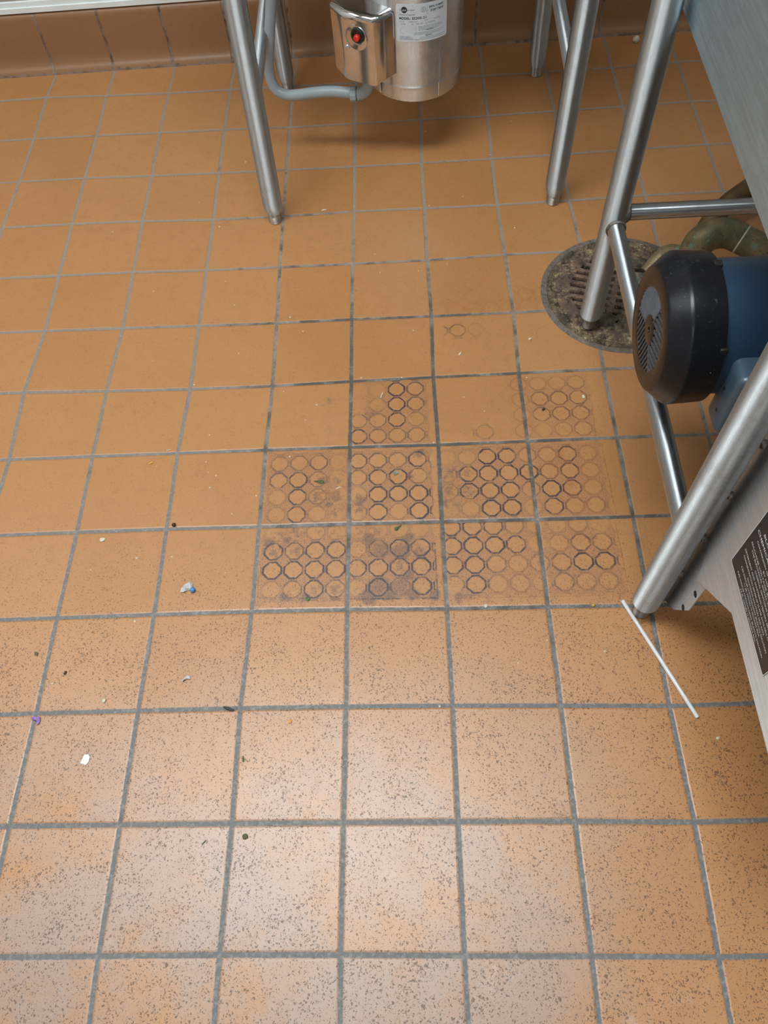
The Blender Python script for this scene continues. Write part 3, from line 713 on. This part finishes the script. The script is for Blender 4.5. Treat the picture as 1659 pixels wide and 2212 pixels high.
# rating plate: text runs from the back towards the front
plate_poly = [(.4005, .3100), (.3985, .3085), (.2590, .3125), (.2575, .3145), (.2550, .4950), (.2570, .4970), (.3990, .4970), (.4010, .4950)]
pl = MB().prism(plate_poly, 'x', .48425, .4850).build('rating_plate', M['plate'], pan)
pl['label'] = 'black rating plate with white lettering'
def on_plate(items, mat, name, x=.48405):
    m = MB()
    for (V, F), y, z in items: m.add([(x, y - a, z + b + (-a) * -.028) for a, b in V], F)
    return m.build(name, M[mat], pl, 0)
PT = [('4.9 ML WITHIN 15 SECONDS MAX.', .3611, .2948, .3128, .0033), ('8.4% SODIUM HYPOCHLORITE (BLEACH) SOLUTION', .3807, .2755, .3180, .0033),
      ('7.1 ML WITHIN 15 SECONDS MAX.', .3620, .2965, .3255, .0033), ('5.2% SODIUM HYPOCHLORITE (BLEACH) SOLUTION', .3811, .2762, .3305, .0033),
      ('SANITIZING SOLUTION AND RATE', .3632, .2941, .3372, .0033), ('CONCENTRATION MINIMUM 50 PPM AVAILABLE CHLORINE', .3883, .268, .3435, .0033),
      ('DETERGENT AND SANITIZING FEEDERS MAX. REQUIRED', .3924, .266, .3510, .0033), ('CHEMICAL SANITIZING ONLY', .3613, .298, .3598, .0033),
      ('THE ELECTRICAL SIGNAL VOLTAGE ON THE', .3837, .275, .3655, .0033), ('MACHINE VOLTAGE IDENTIFIED UNIT IS', .3911, .272, .3705, .0033), ('BY HOT WATER', .3517, .306, .3775, .0033),
      ('CONVERSION OF THIS UNIT TO SANITIZING', .3855, .274, .3835, .0033), ('CHEMICAL SANITIZING MODE', .3944, .268, .3918, .0047), ('BLOWER AND HEATER', .3831, .280, .4016, .0047)]
on_plate([(glyphs(t, h * 1.25, y0 - y1, bold=.012), y0, z) for t, y0, y1, z, h in PT], 'plate_ink', 'lettering')
# thin silver outline of the plate and the oval emblem field
def outline(pts, wd, closed=True):
    V = []; F = []; n = len(pts)
    cx = sum(p[0] for p in pts) / n; cy = sum(p[1] for p in pts) / n
    for p in pts:
        d = Vector((p[0] - cx, p[1] - cy)); V.append(p); q = d * (1 - wd / d.length * 1.3); V.append((cx + q.x, cy + q.y))
    return V, [(2 * i, 2 * ((i + 1) % n), 2 * ((i + 1) % n) + 1, 2 * i + 1) for i in range(n)]
oV, oF = outline(plate_poly, .0011)
m = MB(); m.add([(.48410, a, b) for a, b in oV], oF); m.build('plate_border', M['plate_ink'], pl, 0)
ov = [(.330 + .060 * math.cos(2 * PI * k / 40), .428 + .0165 * math.sin(2 * PI * k / 40)) for k in range(40)]
oV, oF = outline(ov, .0010); m = MB(); m.add([(.48405, a, b) for a, b in oV], oF); m.build('emblem_outline', M['plate_ink'], pl, 0)

# ------------------------------------------------------------------ pump motor
MX, MY, MZ = .4225, .697, .383
mot = thing('electric_motor', (.58, MY, MZ - .09), 'blue pump motor with black slotted fan cover beside the floor drain', 'motor')
o0 = (MX, MY, MZ); RS = .0965; RF = .080
m = MB(); m.lathe([(.004, .052), (.0004, .054), (0, .0555), (0, RF - .003), (.0012, RF - .0008), (.003, RF + .0005), (.020, RS - .0015), (.0230, RS), (.0255, RS + .0002), (.064, RS - .0020), (.064, RS - .006), (.010, RS - .012), (.006, .060)], o0, (1, 0, 0), 96)
fan = m.build('fan_cover', M['plastic'], mot)
disc_on('grille_hub', Vector(o0), (1, 0, 0), [(.004, .0195), (.0006, .0198), (0, .0185), (0, .004), (.0025, .0035), (.003, 0)], 'plastic', fan, 48)
Vd = Vector((0, .7071, .7071)); Hd = Vector((0, -.7071, .7071)); Xd = Vector((1, 0, 0))
def ribs(sector, mat, name, pitch, wdt, dep):
    m = MB(); ca = math.radians(sector); D = Vector((math.cos(ca), math.sin(ca))); Pp = Vector((-D.y, D.x))
    k = -14
    while k <= 14:
        off = k * pitch; k += 1
        if abs(off) > .0525: continue
        # where the bar enters and leaves the sector between hub and rim
        t1 = math.sqrt(.0545 ** 2 - off * off)
        t0 = max(abs(off) / math.tan(math.radians(60)), math.sqrt(max(.0190 ** 2 - off * off, 0)))
        if t1 - t0 < .002: continue
        c = []
        for (t, s) in ((t0, -1), (t1, -1), (t1, 1), (t0, 1)):
            q = D * t + Pp * (off + s * wdt / 2); c.append(Vector(o0) + Hd * q.x + Vd * q.y)
        m.add([p + Xd * .0004 for p in c] + [p + Xd * dep for p in c], [(0, 1, 2, 3), (7, 6, 5, 4), (0, 4, 5, 1), (1, 5, 6, 2), (2, 6, 7, 3), (3, 7, 4, 0)])
    return m.build(name, M[mat], fan, 0)
ribs(90, 'rib', 'grille_ribs', .0066, .0034, .006); ribs(-30, 'ribdusty', 'grille_ribs', .0085, .0036, .010); ribs(210, 'ribdusty', 'grille_ribs', .0066, .0030, .010)
for a in (30, 150, 270):
    m = MB()
    a = math.radians(a); D = Hd * math.cos(a) + Vd * math.sin(a); Pp = Hd * -math.sin(a) + Vd * math.cos(a)
    c = [Vector(o0) + D * t + Pp * s for (t, s) in ((.018, -.0012), (.055, -.0012), (.055, .0012), (.018, .0012))]
    m.add([p for p in c] + [p + Xd * .008 for p in c], [(0, 1, 2, 3), (7, 6, 5, 4), (0, 4, 5, 1), (1, 5, 6, 2), (2, 6, 7, 3), (3, 7, 4, 0)])
    m.build('grille_spoke', M['ribdusty'], fan, 0)
disc_on('fan_recess', Vector(o0) + Xd * .012, (1, 0, 0), [(0, 0), (0, .068), (.002, .068)], 'void', fan, 48)
RB = .0850
m = MB(); m.lathe([(.050, .080), (.052, RB), (.300, RB), (.305, .078), (.320, .060), (.34, .060)], o0, (1, 0, 0), 72)
hs = m.build('motor_housing', M['blue'], mot)
for a in (55, 150, 250, 345):
    m = MB()
    a = math.radians(a); c = Vector(o0) + Xd * .0645 + Hd * math.cos(a) * (RS - .006) + Vd * math.sin(a) * (RS - .006)
    m.box(c.x - .007, c.x + .003, c.y - .005, c.y + .005, c.z - .005, c.z + .005, .001)
    m.build('cover_clip', M['black'], fan)
m = MB(); m.lathe([(.34, .05), (.345, .10), (.36, .115), (.42, .115), (.44, .09), (.45, .05), (.47, .05)], o0, (1, 0, 0), 48); m.build('pump_volute', M['iron_rim'], mot)
m = MB(); m.cyl((MX + .39, MY, MZ + .10), (MX + .39, MY, .583), .03); m.box(MX + .30, MX + .45, MY - .05, MY + .05, .572, .5815); m.build('tank_neck', M['sheet'], mot)
m = MB(); m.box(.502, .625, .578, .628, .304, .414, .012, 4); jb = m.build('junction_box', M['bluebox'], mot)
m = MB(); m.box(.5095, .617, .5755, .584, .311, .406, .0035, 3); m.box(.5145, .612, .556, .580, .317, .400, .009, 4); jl = m.build('box_lid', M['bluebox'], jb)
for (y, z) in ((.606, .372), (.600, .336)):
    q = MB(); q.lathe([(0, .0025), (.0007, .0024), (.0008, 0)], (.5022, y, z), (-1, 0, 0), 12); q.build('screw_hole', M['void'], jb)

# ------------------------------------------------------------------ pipes
dp = thing('drain_pipe', (.60, 1.13, 0.01), 'tarnished brass drain pipe arching down into the floor drain', 'pipe')
m = MB(); pr_ = .0262
m.tube([(.656, 1.150, .006), (.654, 1.147, .050), (.655, 1.150, .085), (.661, 1.154, .112), (.678, 1.157, .127), (.706, 1.156, .130), (.731, 1.145, .125), (.769, 1.118, .118), (.822, 1.072, .110), (.98, 1.00, .105)], [.024, .0262, .0278, .0285, .0280, .0270, .0264, .0262, .0262, .0262], 36, 8)
pipe = m.build('elbow', M['brass'], dp)
m = MB(); m.lathe([(0, .0264), (.0012, .0270), (.0030, .0264)], (.7310, 1.1450, .1250), (.80, -.58, -.15), 36); m.build('solder_joint', M['grain'], dp)
m = MB(); m.tube([(.652, 1.172, .060), (.634, 1.203, .048), (.616, 1.204, .032), (.590, 1.184, .014)], [.017, .016, .0155, .014], 20, 6); m.build('outlet_stub', M['brass'], dp)
rp = thing('riser_pipe', (.745, 1.30, 0), 'dark brown pipe rising from the floor behind the rear brace', 'pipe')
m = MB(); m.tube([(.725, 1.292, -.01), (.735, 1.300, .030), (.765, 1.322, .055), (.81, 1.350, .07), (.90, 1.40, .10), (.98, 1.44, .2), (.99, 1.45, .55)], .0200, 24, 8); m.build('pipe_run', simple('brown_pipe', (.090, .052, .022), (.14, .085, .035), .55, .2, 40), rp)

# ------------------------------------------------------------------ floor drain
dr = thing('floor_drain', (DC[0], DC[1], 0), 'round rusty floor drain grate caked with food sludge', 'floor drain')
cx, cy = DC
def ring(prof): m = MB(); m.lathe(prof, (cx, cy, 0), n=96); return m
ring([(-.004, .1590), (.0008, .1590), (.0014, .1560), (.0016, .1480), (-.004, .1470)]).build('mortar_ring', M['mortar'], dr)
ring([(-.006, .1485), (.0022, .1480), (.0045, .1460), (.0050, .1400), (.0030, .1365), (.0016, .1345), (.0020, .1310), (-.006, .1300)]).build('rim', M['iron_rim'], dr)
m = ring([(-.008, .1310), (.0030, .1308), (.0052, .1290), (.0058, .1220), (.0056, .1020), (.0040, .1000), (-.008, .0995)])
ga = math.radians(-19); gd_ = Vector((math.cos(ga), math.sin(ga))); gp = Vector((-gd_.y, gd_.x))
k = -5
while k <= 5:
    off = k * .0185; k += 1
    t1 = math.sqrt(.102 ** 2 - off * off)
    for (ta, tb) in ((-t1, t1),):
        c = [(cx + gd_.x * t + gp.x * (off + s * .0046), cy + gd_.y * t + gp.y * (off + s * .0046)) for t, s in ((ta, -1), (tb, -1), (tb, 1), (ta, 1))]
        m.prism(c, 'z', -.008, .0058, .0018)
for off in (-.012, .052):
    t1 = math.sqrt(.1 ** 2 - off * off); c = [(cx + gp.x * t + gd_.x * (off + s * .006), cy + gp.y * t + gd_.y * (off + s * .006)) for t, s in ((-t1, -1), (t1, -1), (t1, 1), (-t1, 1))]
    m.prism(c, 'z', -.008, .0050, .001)
m.build('grate', M['iron'], dr)
ring([(-.09, 0), (-.09, .132), (-.006, .136)]).build('drain_well', M['void'], dr)
m = MB(); rr = random.Random(3)
for k in range(900):
    a = rr.uniform(0, 2 * PI); kind = rr.random()
    if kind < .42: r = rr.gauss(.1345, .004)
    else: r = .127 * math.sqrt(rr.random())
    x, y = cx + r * math.cos(a), cy + r * math.sin(a)
    low = (-(y - cy) * .9 + (x - cx) * .25)
    if kind >= .42 and low < .035 and not (y > cy + .075): continue
    if kind < .42 and low < .02 and rr.random() < .55: continue
    if kind >= .42 and rr.random() < .3: continue
    s = rr.uniform(.0014, .0042) * (1.3 if low > .05 else 1)
    m.blob((x, y, .0048 if r < .13 else .0020), s, k, 1, .35, (1.3, 1, .55))
for k in range(60):
    a = rr.uniform(1.9, 3.3); r = rr.uniform(.105, .128); m.blob((cx + r * math.cos(a), cy + r * math.sin(a), .0050), rr.uniform(.0015, .0040), 2000 + k, 1, .35, (1.4, 1, .4))
o = m.build('sludge', M['sludge'], dr, 60); o['kind'] = 'stuff'
m = MB()
for (a, b, s) in ((.50, 1.075, .020), (.545, 1.062, .024), (.52, 1.05, .018), (.575, 1.075, .022), (.50, 1.05, .014), (.59, 1.05, .022), (.53, 1.085, .012)):
    m.blob((a, b, .003), s, int(a * 999), 3, .3, (1.25, .85, .22))
m.build('caked_dirt', M['iron_rim'], dr, 60)
m = MB(); m.blob((.578, 1.172, .008), .020, 5, 3, .3, (1.3, .8, .6)); m.build('grey_lump', M['slate'], dr, 60)
m = MB()
for (a, b, s) in ((.555, 1.235, .022), (.59, 1.222, .024), (.54, 1.212, .014), (.62, 1.20, .018)):
    m.blob((a, b, .0035), s, int(a * 999), 3, .3, (1.6, .6, .22))
m.build('caked_dirt', M['iron_rim'], dr, 60)

# ------------------------------------------------------------------ litter on the floor
st = thing('drinking_straw', (.4735, .3885, .0035), 'clear drinking straw lying by the near dishwasher leg', 'straw')
m = MB(); a_, b_ = Vector((.4345, .4815, .0034)), Vector((.5128, .2955, .0034)); d_ = b_ - a_; L = d_.length
m.lathe([(0, .0027), (0, .0032), (L, .0032), (L, .0027), (0, .0027)], a_, d_, 20); m.build('tube', M['straw'], st)

def one(name, mb, mat, label, cat, group=None):
    o = mb.build(name, M[mat]); return tag(o, label, cat, group)
def sheet(pts, th, seed=0, amp=0.0, base=.0006):
    """a small sheet of real thickness, crumpled by amp"""
    rr = random.Random(seed); m = MB(); n = len(pts); cx_ = sum(p[0] for p in pts) / n; cy_ = sum(p[1] for p in pts) / n
    rings = [[(cx_ + (p[0] - cx_) * k, cy_ + (p[1] - cy_) * k) for p in pts] for k in (.35, .7, 1.0)]
    V = [(cx_, cy_, base + th + amp * rr.random())]
    for rg in rings: V += [(p[0], p[1], base + th + amp * rr.random()) for p in rg]
    T = [(0, 1 + i, 1 + (i + 1) % n) for i in range(n)]
    for q in range(2):
        o = 1 + q * n; T += [(o + i, o + n + i, o + n + (i + 1) % n, o + (i + 1) % n) for i in range(n)]
    nv = len(V); V2 = [(a, b, c - th) for a, b, c in V]
    T2 = [tuple(reversed([i + nv for i in f])) for f in T]
    o = 1 + 2 * n; Sd = [(o + i, o + nv + i, o + nv + (i + 1) % n, o + (i + 1) % n) for i in range(n)]
    return m.add(V + V2, T + T2 + Sd)
one('paper_scrap', sheet([(-.3925, .2485), (-.3835, .2455), (-.3800, .2500), (-.3795, .2575), (-.3830, .2610), (-.3885, .2605)], .0005, 1, .0008), 'paper', 'small white square paper scrap on the tile at the left', 'paper scrap')
one('plastic_scrap', sheet([(-.480, .314), (-.479, .3175), (-.473, .3185), (-.4675, .3175), (-.4665, .311), (-.4685, .306), (-.4705, .306), (-.471, .3115), (-.475, .3125)], .0006, 5, .005), 'purple', 'crumpled purple scrap on the grout line at the far left', 'plastic scrap')
cf = thing('blister_wrapper', (-.262, .527, 0), 'crumpled clear wrapper with a blue knob', 'wrapper')
sheet([(-.2775, .519), (-.2705, .5175), (-.2675, .5215), (-.2600, .5215), (-.2575, .526), (-.2580, .5345), (-.2615, .5365), (-.2665, .534), (-.2700, .529), (-.2745, .525)], .0004, 11, .0085).build('clear_film', M['film'], cf, 15)
m = MB(); m.blob((-.2560, .5215, .0045), .0045, 2, 3, .03, (1, 1, .9)); m.build('blue_knob', M['bluebit'], cf)
one('film_scrap', sheet([(-.2560, .3685), (-.2535, .3705), (-.2485, .3770), (-.2445, .3770), (-.2420, .3715), (-.2435, .3710), (-.2465, .3745), (-.2500, .3710), (-.2540, .3675)], .0004, 21, .004), 'film', 'small clear film scrap on the tile below the wrapper', 'film scrap')
one('peppercorn', MB().blob((-.3035, .6455, .0034), .0036, 4, 2, .08), 'seed', 'round dark peppercorn beside a grout crossing at the left', 'peppercorn')
one('burnt_crumb', MB().blob((-.1780, .3240, .0022), .0030, 6, 2, .25, (2.6, 1, .7)), 'soot', 'long charcoal bit lying on the grout crossing', 'crumb')
one('dark_seed', MB().blob((-.4430, .3870, .0014), .0022, 8, 2, .1, (1, 1.4, .6)), 'seed', 'oval dark seed on the left tile above the purple scrap', 'seed')
one('olive_crumb', MB().blob((-.4960, .4190, .0012), .0028, 9, 2, .3, (1.4, 1, .5)), 'olive', 'olive brown crumb near the left edge below the grout line', 'crumb')
one('dark_seed', MB().blob((.3525, .8635, .0016), .0024, 10, 2, .1, (1.5, 1, .6)), 'seed', 'dark oval seed inside an orange octagon stain', 'seed')
one('yellow_crumb', MB().blob((.3880, .4760, .0022), .0026, 12, 2, .3), 'corn', 'bright yellow crumb on the grout line left of the straw', 'crumb')
one('yellow_crumb', MB().blob((-.0840, .3030, .0012), .0028, 13, 2, .35, (1.5, .8, .5)), 'orangebit', 'orange yellow crumb on the tile above the pale front tiles', 'crumb')
one('white_crumb', MB().blob((.2200, .4800, .0022), .0030, 14, 2, .3, (1.4, .8, .6)), 'grain', 'white crumb on the grout line below the octagon stains', 'crumb')
one('rice_grain', MB().tube([(.2055, 1.001, .0016), (.2085, 1.004, .0018), (.2100, 1.0085, .0016)], [.0012, .0018, .0010], 10, 4), 'grain', 'pale rice grain left of the drain', 'rice grain')
one('nut', MB().blob((.7120, 2.0180, .0085), .0085, 16, 3, .08), 'grain', 'pale round nut at the foot of the tile cove base', 'nut')
one('herb_leaf', sheet([(.0765, .6225), (.0800, .6205), (.0830, .6240), (.0890, .6315), (.0885, .6325), (.0820, .6290), (.0780, .6280)], .0005, 31, .002), 'herb', 'green leaf scrap between the two dark octagon stain rows', 'leaf')
one('herb_leaf', MB().blob((.0800, .7365, .0018), .0042, 17, 2, .3, (1.1, .9, .35)), 'slate', 'grey green scrap inside a dark octagon ring', 'leaf')
one('herb_leaf', sheet([(-.0640, .7255), (-.0560, .7270), (-.0490, .7270), (-.0465, .7240), (-.0500, .7200), (-.0545, .7215), (-.0600, .7235)], .0006, 33, .002), 'herb', 'dark green leaf scrap in the left octagon stain', 'leaf')
one('herb_leaf', MB().blob((-.1380, .1440, .0010), .0040, 18, 2, .35, (1.3, .9, .35)), 'olive', 'dark olive leaf smear on the pale front tile', 'leaf')
one('grass_blade', MB().tube([(-.1985, .1345, .0010), (-.196, .1370, .0014), (-.1935, .1395, .0010)], .0007, 6, 3), 'herb', 'thin green stem on the pale front tile', 'stem')
one('herb_leaf', MB().blob((-.1500, .2500, .0010), .0028, 19, 2, .35, (1.4, .7, .35)), 'olive', 'small dark leaf bit by the grout line left of the middle', 'leaf')
one('herb_leaf', MB().blob((-.0660, .5010, .0012), .0035, 20, 2, .3, (1.0, 1.0, .4)), 'herb', 'grey green leaf bit under the darkest octagon stains', 'leaf')
one('onion_sliver', MB().tube([(-.0690 - .006, 1.436, .0012), (-.069, 1.4375, .0016), (-.0690 + .006, 1.4385, .0012)], [.0008, .0018, .0008], 8, 4), 'cream', 'pale onion sliver beside the front left table leg', 'onion sliver')
one('onion_sliver', MB().tube([(.0545, .905, .0010), (.0565, .911, .0012), (.0585, .9175, .0010)], .0010, 6, 4), 'cream', 'thin pale sliver across the upper octagon stain', 'onion sliver')
one('onion_sliver', MB().tube([(-.0240, .7085, .0010), (-.0200, .7105, .0014), (-.0160, .7110, .0010)], .0012, 6, 4), 'cream', 'short pale sliver at the right of the left octagon stains', 'onion sliver')
one('onion_sliver', MB().tube([(-.2680 - .07, .8040, .0010), (-.330, .8045, .0012)], .0008, 6, 2), 'cream', 'thin pale sliver on the left tile above the peppercorn', 'onion sliver')
one('cream_crumb', MB().blob((.3455, 1.0350, .0016), .0030, 22, 2, .2, (1.2, .9, .5)), 'cream', 'round whitish crumb on the tile left of the drain rim', 'crumb')
one('cream_crumb', MB().blob((.4290, .8890, .0016), .0028, 23, 2, .2, (.9, 1.5, .5)), 'cream', 'pale crumb at the right octagon stain', 'crumb')
one('cream_crumb', MB().blob((.5360, .2660, .0014), .0028, 24, 2, .3), 'cream', 'cream crumb on the shaded tile below the straw', 'crumb')
one('cream_crumb', MB().blob((-.4250, .6220, .0014), .0040, 25, 2, .3, (1.4, .8, .4)), 'cream', 'flat cream crumb on the left tile near the upper grout line', 'crumb')
one('cream_crumb', MB().blob((-.3730, .3410, .0014), .0030, 26, 2, .3), 'cream', 'cream crumb on the tile above the white paper scrap', 'crumb')
one('yellow_crumb', MB().blob((-.3635, .7270 + .05, .0016), .0024, 27, 2, .3, (.8, 1.4, .5)), 'corn', 'yellow crumb on a grout line at the left', 'crumb')
src = one('white_speck', MB().blob((0, 0, 0), .0016, 40, 1, .2, (1.2, 1, .6)), 'grain', 'tiny pale food speck scattered on the orange tiles', 'crumb', 'tiny food specks on the tiles')
SP = [(-.352, .770), (-.241, .745), (-.262, .775), (-.256, .752), (-.249, .720), (-.262, .835), (-.395, 1.02), (-.305, .955), (-.420, 1.21), (-.270, 1.23), (-.225, 1.03), (-.245, 1.16), (-.10, 1.08), (-.085, .86), (-.065, .895), (-.165, .70), (-.205, .665), (-.128, 1.12), (.045, 1.29), (.055, 1.235), (.135, 1.235), (.165, 1.435), (.195, 1.25), (.261, 1.578), (.166, 1.698), (.240, 1.46), (.095, .952), (.018, .955), (.140, .321), (.31, .42), (.262, .385), (.395, .40), (.50, .33), (-.435, .565), (-.36, .585), (-.30, .585), (-.205, .552), (-.345, .47), (-.46, .37), (.21, .90), (.245, .865), (-.30, 1.40), (-.355, 1.485), (-.42, 1.58), (-.26, 1.62), (-.54, 1.40), (.42, 1.20), (.345, 1.35), (.31, 1.60), (.37, 1.72), (-.13, .93), (.12, 1.07), (.33, .94), (.15, .80), (-.11, .78), (.04, .145)]
for i, (x, y) in enumerate(SP):
    o = src if i == 0 else src.copy()
    if i: COL.objects.link(o)
    o.location = (x, y, .0009); o.rotation_euler = (0, 0, i * 1.3); s = .7 + .5 * ((i * 37) % 10) / 10; o.scale = (s, s, s)
